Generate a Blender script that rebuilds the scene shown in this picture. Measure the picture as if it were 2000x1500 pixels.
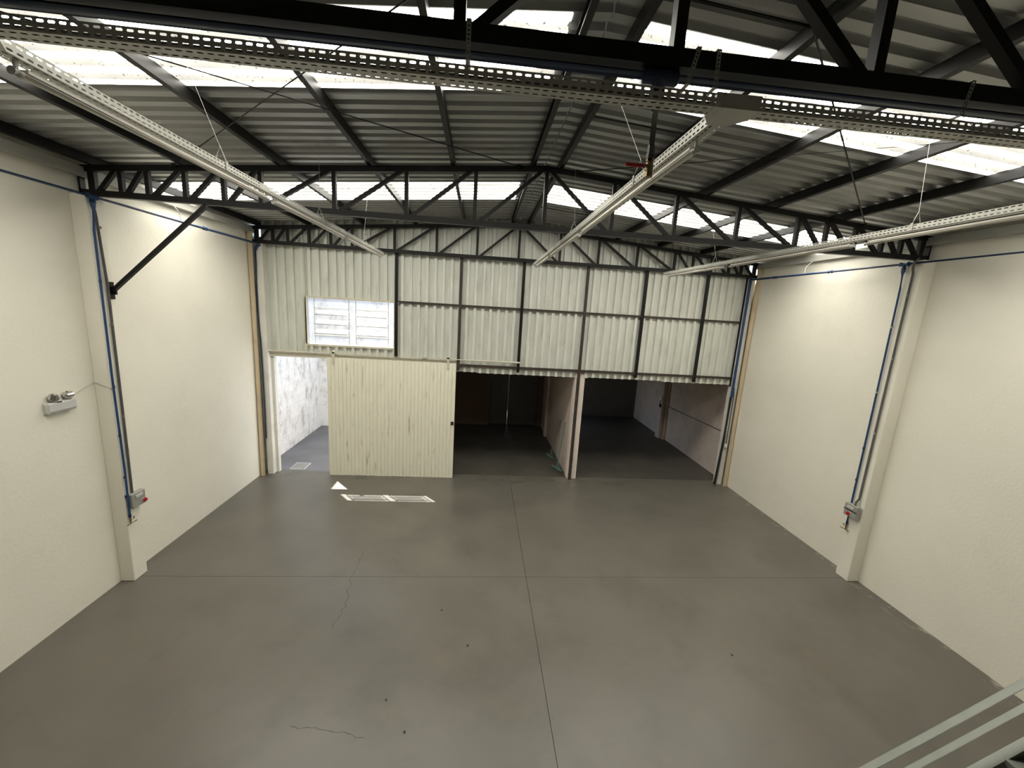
import bpy, math, random
from mathutils import Vector, Matrix
random.seed(7)
for o in list(bpy.data.objects):
    bpy.data.objects.remove(o)
S = bpy.context.scene
COL = S.collection

# ---------------------------------------------------------------- camera, sky, sun, exposure
F_PX = 778.03
PITCH, YAW, ROLL = -0.184774, -0.0876634, -0.060669
cam_d = bpy.data.cameras.new('camera')
cam_d.sensor_fit = 'HORIZONTAL'
cam_d.sensor_width = 36.0
cam_d.lens = F_PX / 2000 * 36.0
cam_d.clip_start = 0.05
cam = bpy.data.objects.new('camera', cam_d)
COL.objects.link(cam)
_R = Matrix.Rotation(YAW, 3, 'Z') @ Matrix.Rotation(PITCH, 3, 'X') @ Matrix.Rotation(ROLL, 3, 'Y')
_right, _fwd, _up = _R.col[0], _R.col[1], _R.col[2]
_C = Matrix((_right, _up, -_fwd)).transposed()
cam.matrix_world = Matrix.Translation((0, 0, 4.2)) @ _C.to_4x4()
S.camera = cam

SUN_DIR = Vector((1.10, -1.25, -3.65)).normalized()      # direction the light travels
W = bpy.data.worlds.new('world')
S.world = W
W.use_nodes = True
nt = W.node_tree
nt.nodes.clear()
bg = nt.nodes.new('ShaderNodeBackground')
sky = nt.nodes.new('ShaderNodeTexSky')
sky.sky_type = 'NISHITA'
sky.sun_disc = False
sky.sun_elevation = math.radians(65.5)
sky.sun_rotation = math.atan2(-SUN_DIR.x, -SUN_DIR.y)
sky.air_density = 1.0
sky.dust_density = 2.0
wo = nt.nodes.new('ShaderNodeOutputWorld')
nt.links.new(sky.outputs[0], bg.inputs['Color'])
nt.links.new(bg.outputs[0], wo.inputs['Surface'])
bg.inputs['Strength'].default_value = 0.34

sd = bpy.data.lights.new('sun', 'SUN')
sd.energy = 28.0
sd.angle = 0.009
sd.color = (1.0, 0.96, 0.9)
sun = bpy.data.objects.new('sun', sd)
COL.objects.link(sun)
sun.rotation_euler = SUN_DIR.to_track_quat('-Z', 'Y').to_euler()
sun.location = (-6, 15, 20)

SKYLIGHT = 10.5      # radiance of the daylit translucent roof sheets

vs = S.view_settings
vs.view_transform = 'Standard'
vs.look = 'None'
vs.gamma = 1.0
vs.exposure = 0.5
vs.use_curve_mapping = False

# ---------------------------------------------------------------- helpers
def V(*a):
    return Vector(a)

WL = {}     # world location of every object

def mesh(verts, faces, mat, smooth=False, name='mesh'):
    me = bpy.data.meshes.new(name)
    me.from_pydata([tuple(v) for v in verts], [], faces)
    me.update()
    if mat is not None:
        me.materials.append(mat)
    if smooth:
        for p in me.polygons:
            p.use_smooth = True
        me.set_sharp_from_angle(angle=math.radians(45))
    return me

def place(name, me, loc, parent=None, rot=None):
    o = bpy.data.objects.new(name, me)
    COL.objects.link(o)
    loc = Vector(loc)
    WL[o] = loc
    if parent is not None:
        o.parent = parent
        o.location = loc - WL[parent]
    else:
        o.location = loc
    if rot:
        o.rotation_euler = rot
    return o

def mk(name, geo, mat, parent=None, smooth=False):
    """geo = (verts, faces) in world coordinates; origin goes to the middle of the base"""
    vs_, fs = geo
    xs = [v[0] for v in vs_]; ys = [v[1] for v in vs_]; zs = [v[2] for v in vs_]
    b = Vector(((min(xs) + max(xs)) / 2, (min(ys) + max(ys)) / 2, min(zs)))
    me = mesh([Vector(v) - b for v in vs_], fs, mat, smooth, name)
    return place(name, me, b, parent)

def empty(name, loc, label=None, cat=None, group=None, kind=None):
    o = bpy.data.objects.new(name, None)
    COL.objects.link(o)
    o.empty_display_size = 0.1
    o.location = loc
    WL[o] = Vector(loc)
    tag(o, label, cat, group, kind)
    return o

def tag(o, label=None, cat=None, group=None, kind=None):
    if label: o['label'] = label
    if cat: o['category'] = cat
    if group: o['group'] = group
    if kind: o['kind'] = kind
    return o

def struct(o, label=None, cat=None):
    return tag(o, label, cat, None, 'structure')

def join(*geos):
    vs_, fs = [], []
    for v, f in geos:
        n = len(vs_)
        vs_ += list(v)
        fs += [tuple(i + n for i in q) for q in f]
    return vs_, fs

def box(x0, x1, y0, y1, z0, z1):
    v = [V(x, y, z) for z in (z0, z1) for y in (y0, y1) for x in (x0, x1)]
    f = [(0, 2, 3, 1), (4, 5, 7, 6), (0, 1, 5, 4), (1, 3, 7, 5), (3, 2, 6, 7), (2, 0, 4, 6)]
    return v, f

def bev(x0, x1, y0, y1, z0, z1, b=0.01):
    """box with all edges chamfered"""
    lo = (x0, y0, z0); hi = (x1, y1, z1)
    b = min(b, 0.45 * min(x1 - x0, y1 - y0, z1 - z0))
    pts = []
    for ax in range(3):
        for s in (0, 1):
            for a in (0, 1):
                for c in (0, 1):
                    p = [0, 0, 0]
                    o = [i for i in range(3) if i != ax]
                    p[ax] = hi[ax] if s else lo[ax]
                    p[o[0]] = hi[o[0]] - b if a else lo[o[0]] + b
                    p[o[1]] = hi[o[1]] - b if c else lo[o[1]] + b
                    pts.append(p)
    return hull(pts)

def hull(pts):
    import bmesh
    bm = bmesh.new()
    for p in pts:
        bm.verts.new(p)
    bmesh.ops.convex_hull(bm, input=bm.verts)
    bm.verts.ensure_lookup_table()
    bm.verts.index_update()
    v = [x.co.copy() for x in bm.verts]
    f = [tuple(q.index for q in p.verts) for p in bm.faces]
    bm.free()
    return v, f

def frame(d):
    d = d.normalized()
    u = Vector((0, 0, 1)) if abs(d.z) < 0.95 else Vector((0, 1, 0))
    a = d.cross(u).normalized()
    return a, a.cross(d).normalized()

def bar(p, q, w, h, up=None):
    """rectangular bar from p to q, w across, h along 'up'"""
    p = Vector(p); q = Vector(q)
    d = (q - p).normalized()
    u = Vector(up) if up else Vector((0, 0, 1))
    if abs(d.dot(u)) > 0.98:
        u = Vector((0, 1, 0))
    a = d.cross(u).normalized()
    u = a.cross(d).normalized()
    v = []
    for c in (p, q):
        for s, t in ((-1, -1), (1, -1), (1, 1), (-1, 1)):
            v.append(c + a * (s * w / 2) + u * (t * h / 2))
    f = [(3, 2, 1, 0), (4, 5, 6, 7), (0, 1, 5, 4), (1, 2, 6, 5), (2, 3, 7, 6), (3, 0, 4, 7)]
    return v, f

def tube(pts, r, n=10, cap=True):
    pts = [Vector(p) for p in pts]
    if not isinstance(r, (list, tuple)):
        r = [r] * len(pts)
    vs_, fs = [], []
    prev = None
    for i, p in enumerate(pts):
        if i == 0: d = pts[1] - p
        elif i == len(pts) - 1: d = p - pts[i - 1]
        else: d = (pts[i + 1] - p).normalized() + (p - pts[i - 1]).normalized()
        d.normalize()
        if prev is None:
            a, b = frame(d)
        else:
            a = prev - d * prev.dot(d)
            a.normalize()
            b = d.cross(a)
        prev = a
        for k in range(n):
            t = 2 * math.pi * k / n
            vs_.append(p + a * (math.cos(t) * r[i]) + b * (math.sin(t) * r[i]))
    for i in range(len(pts) - 1):
        for k in range(n):
            k2 = (k + 1) % n
            fs.append((i * n + k, i * n + k2, (i + 1) * n + k2, (i + 1) * n + k))
    if cap:
        fs.append(tuple(range(n - 1, -1, -1)))
        fs.append(tuple((len(pts) - 1) * n + k for k in range(n)))
    return vs_, fs

def lathe(c, axis, prof, n=16):
    """prof = [(distance along axis, radius)]"""
    c = Vector(c); axis = Vector(axis).normalized()
    return tube([c + axis * t for t, _ in prof], [max(r, 1e-4) for _, r in prof], n)

def extrude(profile, p0, du, dv, dl, L, closed=True):
    """profile points (u,v) swept L along dl"""
    p0 = Vector(p0); du = Vector(du); dv = Vector(dv); dl = Vector(dl)
    n = len(profile)
    v = [p0 + du * a + dv * b for a, b in profile] + [p0 + du * a + dv * b + dl * L for a, b in profile]
    f = []
    for i in range(n if closed else n - 1):
        j = (i + 1) % n
        f.append((i, j, n + j, n + i))
    if closed:
        f.append(tuple(range(n - 1, -1, -1)))
        f.append(tuple(range(n, 2 * n)))
    return v, f

def grid_bend(pts):
    return pts

# ---------------------------------------------------------------- materials
def new_mat(name):
    m = bpy.data.materials.new(name)
    m.use_nodes = True
    t = m.node_tree
    return m, t, t.nodes['Principled BSDF']

def lin(c):
    return tuple(((x / 255) / 12.92 if x / 255 <= 0.04045 else (((x / 255) + 0.055) / 1.055) ** 2.4) for x in c)

def mat(name, col, rough=0.6, metal=0.0, var=0.12, scale=3.0, stretch=(1, 1, 1), bump=0.0, bscale=60.0, dirt=None, dscale=1.5, damt=0.5, dlo=0.55, dhi=0.72, dstretch=(1, 1, 1), spec=0.5, detail=4):
    """plain colour with large soft variation, optional dirt patches and fine relief"""
    m, t, b = new_mat(name)
    N = t.nodes; L = t.links
    b.inputs['Roughness'].default_value = rough
    b.inputs['Metallic'].default_value = metal
    b.inputs['Specular IOR Level'].default_value = spec
    geo = N.new('ShaderNodeNewGeometry')
    mp = N.new('ShaderNodeMapping')
    mp.inputs['Scale'].default_value = stretch
    L.new(geo.outputs['Position'], mp.inputs['Vector'])
    nz = N.new('ShaderNodeTexNoise')
    nz.inputs['Scale'].default_value = scale
    nz.inputs['Detail'].default_value = detail
    L.new(mp.outputs[0], nz.inputs['Vector'])
    mr = N.new('ShaderNodeMapRange')
    mr.inputs['From Min'].default_value = 0.3
    mr.inputs['From Max'].default_value = 0.7
    mr.inputs['To Min'].default_value = 1 - var
    mr.inputs['To Max'].default_value = 1 + var
    L.new(nz.outputs['Fac'], mr.inputs['Value'])
    sc = N.new('ShaderNodeVectorMath')
    sc.operation = 'SCALE'
    sc.inputs[0].default_value = col
    L.new(mr.outputs[0], sc.inputs['Scale'])
    out = sc.outputs[0]
    if dirt:
        mp2 = N.new('ShaderNodeMapping')
        mp2.inputs['Scale'].default_value = dstretch
        mp2.inputs['Location'].default_value = (3.1, 7.7, 1.9)
        L.new(geo.outputs['Position'], mp2.inputs['Vector'])
        n2 = N.new('ShaderNodeTexNoise')
        n2.inputs['Scale'].default_value = dscale
        n2.inputs['Detail'].default_value = 8
        n2.inputs['Roughness'].default_value = 0.65
        L.new(mp2.outputs[0], n2.inputs['Vector'])
        r2 = N.new('ShaderNodeMapRange')
        r2.inputs['From Min'].default_value = dlo
        r2.inputs['From Max'].default_value = dhi
        r2.inputs['To Max'].default_value = damt
        L.new(n2.outputs['Fac'], r2.inputs['Value'])
        mx = N.new('ShaderNodeMix')
        mx.data_type = 'RGBA'
        L.new(r2.outputs[0], mx.inputs['Factor'])
        L.new(out, mx.inputs[6])
        mx.inputs[7].default_value = (*dirt, 1)
        out = mx.outputs[2]
    L.new(out, b.inputs['Base Color'])
    if bump:
        n3 = N.new('ShaderNodeTexNoise')
        n3.inputs['Scale'].default_value = bscale
        n3.inputs['Detail'].default_value = 3
        L.new(geo.outputs['Position'], n3.inputs['Vector'])
        bp = N.new('ShaderNodeBump')
        bp.inputs['Strength'].default_value = bump
        bp.inputs['Distance'].default_value = 0.01
        L.new(n3.outputs['Fac'], bp.inputs['Height'])
        L.new(bp.outputs[0], b.inputs['Normal'])
    return m

M = {}
M['floor'] = mat('painted_concrete', (0.122, 0.114, 0.094), 0.34, var=0.10, scale=1.1, detail=6, bump=0.06, bscale=35,
                 dirt=(0.078, 0.070, 0.055), dscale=1.4, damt=0.45, dlo=0.5, dhi=0.7, spec=0.5)
def add_wear(m, axis, lo0, lo1, hi0, hi1, col, scale, t0, t1, amt, stretch):
    t = m.node_tree; N = t.nodes; L = t.links
    b = N['Principled BSDF']
    src = b.inputs['Base Color'].links[0].from_socket
    geo = N.new('ShaderNodeNewGeometry')
    sp = N.new('ShaderNodeSeparateXYZ'); L.new(geo.outputs['Position'], sp.inputs[0])
    def mr(sock, a, c, o0, o1):
        q = N.new('ShaderNodeMapRange'); q.interpolation_type = 'SMOOTHSTEP'
        q.inputs['From Min'].default_value = a; q.inputs['From Max'].default_value = c
        q.inputs['To Min'].default_value = o0; q.inputs['To Max'].default_value = o1
        L.new(sock, q.inputs['Value']); return q.outputs[0]
    a1 = mr(sp.outputs[axis], lo0, lo1, 0, 1); a2 = mr(sp.outputs[axis], hi0, hi1, 1, 0)
    mp = N.new('ShaderNodeMapping'); mp.inputs['Scale'].default_value = stretch
    L.new(geo.outputs['Position'], mp.inputs['Vector'])
    nz = N.new('ShaderNodeTexNoise'); nz.inputs['Scale'].default_value = scale; nz.inputs['Detail'].default_value = 8
    nz.inputs['Roughness'].default_value = 0.7
    L.new(mp.outputs[0], nz.inputs['Vector'])
    a3 = mr(nz.outputs['Fac'], t0, t1, 0, amt)
    p1 = N.new('ShaderNodeMath'); p1.operation = 'MULTIPLY'; L.new(a1, p1.inputs[0]); L.new(a2, p1.inputs[1])
    p2 = N.new('ShaderNodeMath'); p2.operation = 'MULTIPLY'; L.new(p1.outputs[0], p2.inputs[0]); L.new(a3, p2.inputs[1])
    mx = N.new('ShaderNodeMix'); mx.data_type = 'RGBA'
    L.new(p2.outputs[0], mx.inputs['Factor']); L.new(src, mx.inputs[6]); mx.inputs[7].default_value = (*col, 1)
    L.new(mx.outputs[2], b.inputs['Base Color'])
add_wear(M['floor'], 1, 9.0, 9.25, 9.55, 9.6, (0.045, 0.042, 0.035), 2.4, 0.5, 0.62, 0.6, (1, 2, 1))      # worn threshold by the openings
add_wear(M['floor'], 0, 6.30, 6.6, 7.5, 8.0, (0.36, 0.34, 0.29), 6.0, 0.54, 0.62, 0.7, (1, 0.6, 1))         # paint splashes along the plain wall
add_wear(M['floor'], 1, -3.0, 0.0, 4.0, 6.0, (0.145, 0.118, 0.09), 1.6, 0.5, 0.72, 0.5, (1, 1, 1))           # rubbed reddish patches
M['yard_floor'] = mat('yard_concrete', (0.15, 0.15, 0.157), 0.55, var=0.15, scale=1.5, dirt=(0.12, 0.10, 0.085), dscale=2, damt=0.5)
M['plaster'] = mat('cream_wall_paint', (0.80, 0.77, 0.67), 0.75, var=0.03, scale=0.9, bump=0.25, bscale=28,
                   dirt=(0.50, 0.47, 0.38), dscale=1.1, damt=0.18, dlo=0.55, dhi=0.8)
M['plaster_pink'] = mat('pinkish_old_paint', (0.56, 0.48, 0.43), 0.8, var=0.06, scale=2, bump=0.3, bscale=25,
                        dirt=(0.28, 0.25, 0.21), dscale=1.6, damt=0.5, dlo=0.52, dhi=0.72)
M['pillar_pink'] = mat('pinkish_pillar_paint', (0.74, 0.65, 0.58), 0.75, var=0.05, scale=3, bump=0.25, bscale=30, dirt=(0.4, 0.33, 0.27), dscale=4, damt=0.35)
M['white_paint'] = mat('white_masonry_paint', (0.72, 0.70, 0.64), 0.7, var=0.05, scale=3, bump=0.2, bscale=40,
                       dirt=(0.42, 0.39, 0.31), dscale=4, damt=0.4, dlo=0.55, dhi=0.75)
M['zinc'] = mat('galvanised_sheet', (0.39, 0.395, 0.385), 0.40, 0.65, var=0.08, scale=2.2, stretch=(0.4, 3, 1),
                dirt=(0.2, 0.19, 0.17), dscale=2.0, damt=0.3)
M['clad'] = mat('wall_sheet', (0.68, 0.69, 0.63), 0.45, 0.2, var=0.07, scale=4.0, stretch=(3, 1, 0.35),
                dirt=(0.23, 0.21, 0.16), dscale=2.6, damt=0.32, dlo=0.52, dhi=0.75, dstretch=(2.5, 1, 0.6))
M['steel'] = mat('black_painted_steel', (0.0065, 0.0062, 0.0058), 0.45, 0.0, var=0.25, scale=6, spec=0.28)
M['rust'] = mat('rusty_primer_steel', (0.036, 0.024, 0.019), 0.6, 0.0, var=0.3, scale=5, dirt=(0.10, 0.045, 0.02), dscale=5, damt=0.5)
M['tray'] = mat('tray_metal', (0.52, 0.515, 0.465), 0.45, 0.3, var=0.05, scale=5)
M['lampwhite'] = mat('lamp_white', (0.80, 0.77, 0.70), 0.35, var=0.03)
M['blue'] = mat('blue_pipe_paint', (0.016, 0.055, 0.15), 0.38, var=0.12, scale=6)
M['dkblue'] = mat('dark_blue_pipe_paint', (0.010, 0.024, 0.062), 0.4, var=0.12, scale=6)
M['conduit'] = mat('grey_conduit', (0.10, 0.10, 0.09), 0.5, 0.2, var=0.15, scale=8)
M['black'] = mat('black_plastic', (0.012, 0.011, 0.010), 0.45)
M['pvc'] = mat('beige_pvc', (0.60, 0.49, 0.33), 0.45, var=0.06, scale=2, dirt=(0.3, 0.18, 0.09), dscale=3, damt=0.35)
M['greybox'] = mat('grey_plastic', (0.30, 0.30, 0.27), 0.5, var=0.05)
M['palegrey'] = mat('pale_grey_plastic', (0.52, 0.52, 0.50), 0.45, var=0.04)
M['red'] = mat('red_plastic', (0.38, 0.012, 0.016), 0.35)
M['brass'] = mat('old_brass', (0.30, 0.22, 0.12), 0.42, 0.7, var=0.2, scale=40)
M['chrome'] = mat('worn_chrome', (0.55, 0.53, 0.50), 0.22, 0.9)
M['galv'] = mat('zinc_strap', (0.40, 0.40, 0.36), 0.45, 0.5, var=0.1, scale=20)
M['rail'] = mat('grey_green_rail_paint', (0.20, 0.215, 0.18), 0.42, 0.1, var=0.06, scale=9)
M['door'] = mat('cream_door_boards', (0.80, 0.775, 0.64), 0.55, var=0.05, scale=5, stretch=(4, 1, 0.4),
                dirt=(0.22, 0.19, 0.12), dscale=3.0, damt=0.75, dlo=0.60, dhi=0.72, dstretch=(5, 1, 0.5))
M['doorbot'] = mat('cream_door_boards_rust', (0.55, 0.50, 0.37), 0.6, dirt=(0.16, 0.06, 0.02), dscale=4, damt=0.8, dlo=0.5, dhi=0.66)
M['crack'] = mat('crack_dark', (0.03, 0.028, 0.024), 0.9)
M['frame'] = mat('cream_frame_paint', (0.60, 0.565, 0.46), 0.55, var=0.05)
M['teal'] = mat('teal_plastic', (0.09, 0.18, 0.155), 0.45)
M['gate'] = mat('grey_gate_sheet', (0.15, 0.147, 0.142), 0.6, var=0.1, scale=2)
M['joint'] = mat('joint_filler', (0.03, 0.028, 0.024), 0.95, spec=0.1)
M['annex_floor'] = mat('shaded_floor_paint', (0.072, 0.067, 0.056), 0.5, var=0.2, scale=1.5)  # same floor paint; the bay's shade is put into its darker colour
M['annex_dark'] = mat('dark_grey_wall_paint', (0.16, 0.15, 0.135), 0.85, var=0.1, scale=2)  # one even grey, set low to make the annex dark
M['concrete'] = mat('raw_concrete', (0.28, 0.27, 0.25), 0.85, var=0.15, scale=2, bump=0.3, bscale=20)
M['wire'] = mat('white_wire', (0.45, 0.44, 0.40), 0.5)
M['gutter'] = mat('grey_gutter_sheet', (0.42, 0.41, 0.37), 0.55, 0.1, var=0.05, scale=2)
M['leaf'] = mat('dry_leaf_brown', (0.05, 0.036, 0.024), 0.8, var=0.2, scale=30)

def brick_mat(name, col, mortar, sc, stains):
    m, t, b = new_mat(name)
    N = t.nodes; L = t.links
    geo = N.new('ShaderNodeNewGeometry')
    sep = N.new('ShaderNodeSeparateXYZ')
    L.new(geo.outputs['Position'], sep.inputs[0])
    add = N.new('ShaderNodeMath'); add.operation = 'ADD'
    L.new(sep.outputs[0], add.inputs[0]); L.new(sep.outputs[1], add.inputs[1])
    cmb = N.new('ShaderNodeCombineXYZ')
    L.new(add.outputs[0], cmb.inputs[0]); L.new(sep.outputs[2], cmb.inputs[1])
    br = N.new('ShaderNodeTexBrick')
    br.inputs['Scale'].default_value = 1.0
    br.inputs['Brick Width'].default_value = sc[0]
    br.inputs['Row Height'].default_value = sc[1]
    br.inputs['Mortar Size'].default_value = sc[2]
    br.inputs['Color1'].default_value = (*col, 1)
    br.inputs['Color2'].default_value = (*[c * 0.93 for c in col], 1)
    br.inputs['Mortar'].default_value = (*mortar, 1)
    L.new(cmb.outputs[0], br.inputs['Vector'])
    out = br.outputs['Color']
    if stains:
        for (scol, scale, lo, hi, amt, st) in stains:
            mp = N.new('ShaderNodeMapping'); mp.inputs['Scale'].default_value = st
            L.new(geo.outputs['Position'], mp.inputs['Vector'])
            nz = N.new('ShaderNodeTexNoise'); nz.inputs['Scale'].default_value = scale
            nz.inputs['Detail'].default_value = 9; nz.inputs['Roughness'].default_value = 0.7
            L.new(mp.outputs[0], nz.inputs['Vector'])
            r = N.new('ShaderNodeMapRange')
            r.inputs['From Min'].default_value = lo; r.inputs['From Max'].default_value = hi
            r.inputs['To Max'].default_value = amt
            L.new(nz.outputs['Fac'], r.inputs['Value'])
            mx = N.new('ShaderNodeMix'); mx.data_type = 'RGBA'
            L.new(r.outputs[0], mx.inputs['Factor']); L.new(out, mx.inputs[6])
            mx.inputs[7].default_value = (*scol, 1)
            out = mx.outputs[2]
    L.new(out, b.inputs['Base Color'])
    b.inputs['Roughness'].default_value = 0.85
    bp = N.new('ShaderNodeBump'); bp.inputs['Strength'].default_value = 0.6; bp.inputs['Distance'].default_value = 0.01
    inv = N.new('ShaderNodeMath'); inv.operation = 'SUBTRACT'; inv.inputs[0].default_value = 1
    L.new(br.outputs['Fac'], inv.inputs[1])
    L.new(inv.outputs[0], bp.inputs['Height'])
    L.new(bp.outputs[0], b.inputs['Normal'])
    return m
M['yard_wall'] = brick_mat('whitewashed_block', (0.80, 0.80, 0.80), (0.76, 0.755, 0.74), (0.40, 0.20, 0.012),
                           [((0.36, 0.35, 0.33), 3.0, 0.50, 0.66, 0.75, (1, 1.6, 0.8)), ((0.30, 0.29, 0.16), 2.0, 0.56, 0.74, 0.55, (1, 2, 1)),
                            ((0.10, 0.10, 0.09), 5.0, 0.62, 0.70, 0.7, (1, 1.5, 0.8))])
M['brick'] = brick_mat('brown_brick', (0.20, 0.125, 0.085), (0.16, 0.14, 0.12), (0.22, 0.075, 0.008), None)

# translucent roof sheet lit by the daylight above it: glows like a lit window
def skylight_mat():
    m, t, b = new_mat('translucent_roof_sheet')
    N = t.nodes; L = t.links
    geo = N.new('ShaderNodeNewGeometry')
    mp = N.new('ShaderNodeMapping'); mp.inputs['Scale'].default_value = (0.7, 1.3, 1)
    L.new(geo.outputs['Position'], mp.inputs['Vector'])
    nz = N.new('ShaderNodeTexNoise'); nz.inputs['Scale'].default_value = 48; nz.inputs['Detail'].default_value = 6
    nz.inputs['Roughness'].default_value = 0.6
    L.new(mp.outputs[0], nz.inputs['Vector'])
    r = N.new('ShaderNodeMapRange')
    r.inputs['From Min'].default_value = 0.61; r.inputs['From Max'].default_value = 0.67
    L.new(nz.outputs['Fac'], r.inputs['Value'])
    n2 = N.new('ShaderNodeTexNoise'); n2.inputs['Scale'].default_value = 2.2; n2.inputs['Detail'].default_value = 5
    L.new(geo.outputs['Position'], n2.inputs['Vector'])
    r2 = N.new('ShaderNodeMapRange')
    r2.inputs['From Min'].default_value = 0.38; r2.inputs['From Max'].default_value = 0.68
    r2.inputs['To Min'].default_value = 1.0; r2.inputs['To Max'].default_value = 0.72
    L.new(n2.outputs['Fac'], r2.inputs['Value'])
    mx = N.new('ShaderNodeMix'); mx.data_type = 'RGBA'
    L.new(r.outputs[0], mx.inputs['Factor'])
    mx.inputs[6].default_value = (1.0, 0.965, 0.86, 1)
    mx.inputs[7].default_value = (0.028, 0.022, 0.013, 1)
    sc = N.new('ShaderNodeVectorMath'); sc.operation = 'SCALE'
    # emission dimmed on the steep rib flanks: painted shade that draws the ribs
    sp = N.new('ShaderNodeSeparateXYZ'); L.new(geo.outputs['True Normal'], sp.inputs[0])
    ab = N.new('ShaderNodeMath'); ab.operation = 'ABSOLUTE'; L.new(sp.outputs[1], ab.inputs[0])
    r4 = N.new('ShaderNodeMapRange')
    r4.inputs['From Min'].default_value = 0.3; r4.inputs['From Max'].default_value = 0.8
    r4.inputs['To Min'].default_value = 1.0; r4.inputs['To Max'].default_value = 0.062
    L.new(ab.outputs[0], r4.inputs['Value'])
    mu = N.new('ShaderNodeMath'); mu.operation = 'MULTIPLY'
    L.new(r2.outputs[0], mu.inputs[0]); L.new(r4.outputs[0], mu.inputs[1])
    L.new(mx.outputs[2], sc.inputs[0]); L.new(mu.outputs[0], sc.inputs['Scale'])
    L.new(sc.outputs[0], b.inputs['Emission Color'])
    b.inputs['Emission Strength'].default_value = SKYLIGHT
    b.inputs['Base Color'].default_value = (0.06, 0.056, 0.045, 1)
    b.inputs['Roughness'].default_value = 0.5
    return m
M['skylight'] = skylight_mat()

def milky_glass(name, TP):
    m, t, b = new_mat(name)
    N = t.nodes; L = t.links
    geo = N.new('ShaderNodeNewGeometry')
    nz = N.new('ShaderNodeTexNoise'); nz.inputs['Scale'].default_value = 6; nz.inputs['Detail'].default_value = 6
    L.new(geo.outputs['Position'], nz.inputs['Vector'])
    cr = N.new('ShaderNodeMapRange'); cr.inputs['To Min'].default_value = 0.62; cr.inputs['To Max'].default_value = 0.95
    L.new(nz.outputs['Fac'], cr.inputs['Value'])
    sc = N.new('ShaderNodeVectorMath'); sc.operation = 'SCALE'
    sc.inputs[0].default_value = (0.90, 0.91, 0.95)
    L.new(cr.outputs[0], sc.inputs['Scale'])
    tr = N.new('ShaderNodeBsdfTranslucent'); L.new(sc.outputs[0], tr.inputs['Color'])
    tp = N.new('ShaderNodeBsdfTransparent'); tp.inputs['Color'].default_value = (0.9, 0.92, 0.96, 1)
    m1 = N.new('ShaderNodeMixShader'); m1.inputs[0].default_value = TP
    L.new(tr.outputs[0], m1.inputs[1]); L.new(tp.outputs[0], m1.inputs[2])
    b.inputs['Base Color'].default_value = (0.6, 0.6, 0.62, 1); b.inputs['Roughness'].default_value = 0.15
    m2 = N.new('ShaderNodeMixShader'); m2.inputs[0].default_value = 0.1
    L.new(m1.outputs[0], m2.inputs[1]); L.new(b.outputs[0], m2.inputs[2])
    L.new(m2.outputs[0], t.nodes['Material Output'].inputs['Surface'])
    return m
M['glass'] = milky_glass('hazy_window_glass', 0.94)
M['blade'] = milky_glass('milky_louvre_glass', 0.82)

# ---------------------------------------------------------------- dimensions (metres; camera at 0,0,4.2)
XL, XR_ = -5.02, 6.61            # inner faces of the side walls
RX, RZ, SL = 0.80, 6.20, 0.082   # ridge position, underside of roof sheets at the ridge, slope
YF, YB = -6.165, 9.53            # front end wall, rear cladding plane
P = 0.185                        # rib pitch
def roofz(x):
    return RZ - SL * abs(x - RX)

# ---------------------------------------------------------------- setting: floor
floor = struct(mk('floor', box(XL - 0.13, XR_ + 0.13, YF, 16.3, -0.20, -0.012), M['joint']))
JX, JY = 0.91, 5.66
g = 0.0028
for x0, x1 in ((XL - 0.13, JX - g), (JX + g, XR_ + 0.13)):
    for y0, y1 in ((YF, -1.6 - g), (-1.6 + g, 1.95 - g * 0), (1.95, JY - g), (JY + g, 9.60)):
        mk('slab', box(x0, x1, y0, y1, -0.012, 0.0), M['floor'], floor)
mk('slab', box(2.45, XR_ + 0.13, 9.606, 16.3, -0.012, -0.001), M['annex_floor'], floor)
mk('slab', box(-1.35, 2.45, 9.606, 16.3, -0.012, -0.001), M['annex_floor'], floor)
mk('yard_slab', box(-5.3, -1.35, 9.606, 16.3, -0.012, -0.001), M['yard_floor'], floor)

def ribbon(pts, w, z):
    v, f = [], []
    for i, (x, y) in enumerate(pts):
        ww = w * (0.35 + 0.65 * random.random())
        v += [V(x - ww, y, z), V(x + ww, y + ww * 0.3, z)]
        if i: f.append((2 * i - 2, 2 * i - 1, 2 * i + 1, 2 * i))
    return v, f
def crackline(p0, p1, n, amp):
    out = []
    off = 0
    for i in range(n + 1):
        t = i / n
        off = off * 0.6 + random.uniform(-amp, amp)
        out.append((p0[0] + (p1[0] - p0[0]) * t + off, p0[1] + (p1[1] - p0[1]) * t))
    return out
mk('crack', ribbon(crackline((-1.79, 6.30), (-1.70, 4.65), 26, 0.035), 0.0035, 0.0006), M['crack'], floor)
def ribbon_x(pts, w, z):
    v, f = ribbon([(y, x) for x, y in pts], w, z)
    return [V(a.y, a.x, a.z) for a in v], [tuple(reversed(q)) for q in f]
mk('crack', ribbon_x([(y, x) for x, y in crackline((3.42, -1.70), (3.27, -0.95), 18, 0.02)], 0.003, 0.0006), M['crack'], floor)

# drain grate in the yard floor
gr = empty('drain_grate', (-4.35, 9.86, 0), 'pale metal drain grate in the yard floor beside the sliding door', 'drain grate')
mk('frame', join(box(-4.53, -4.17, 9.65, 9.67, -0.001, 0.012), box(-4.53, -4.17, 10.05, 10.07, -0.001, 0.012),
                 box(-4.53, -4.51, 9.67, 10.05, -0.001, 0.012), box(-4.19, -4.17, 9.67, 10.05, -0.001, 0.012)), M['palegrey'], gr)
mk('pit', box(-4.51, -4.19, 9.67, 10.05, -0.001, 0.002), M['black'], gr)
for i in range(8):
    x = -4.485 + i * 0.0385
    mk('bar', box(x, x + 0.014, 9.67, 10.05, 0.002, 0.011), M['palegrey'], gr)

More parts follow.
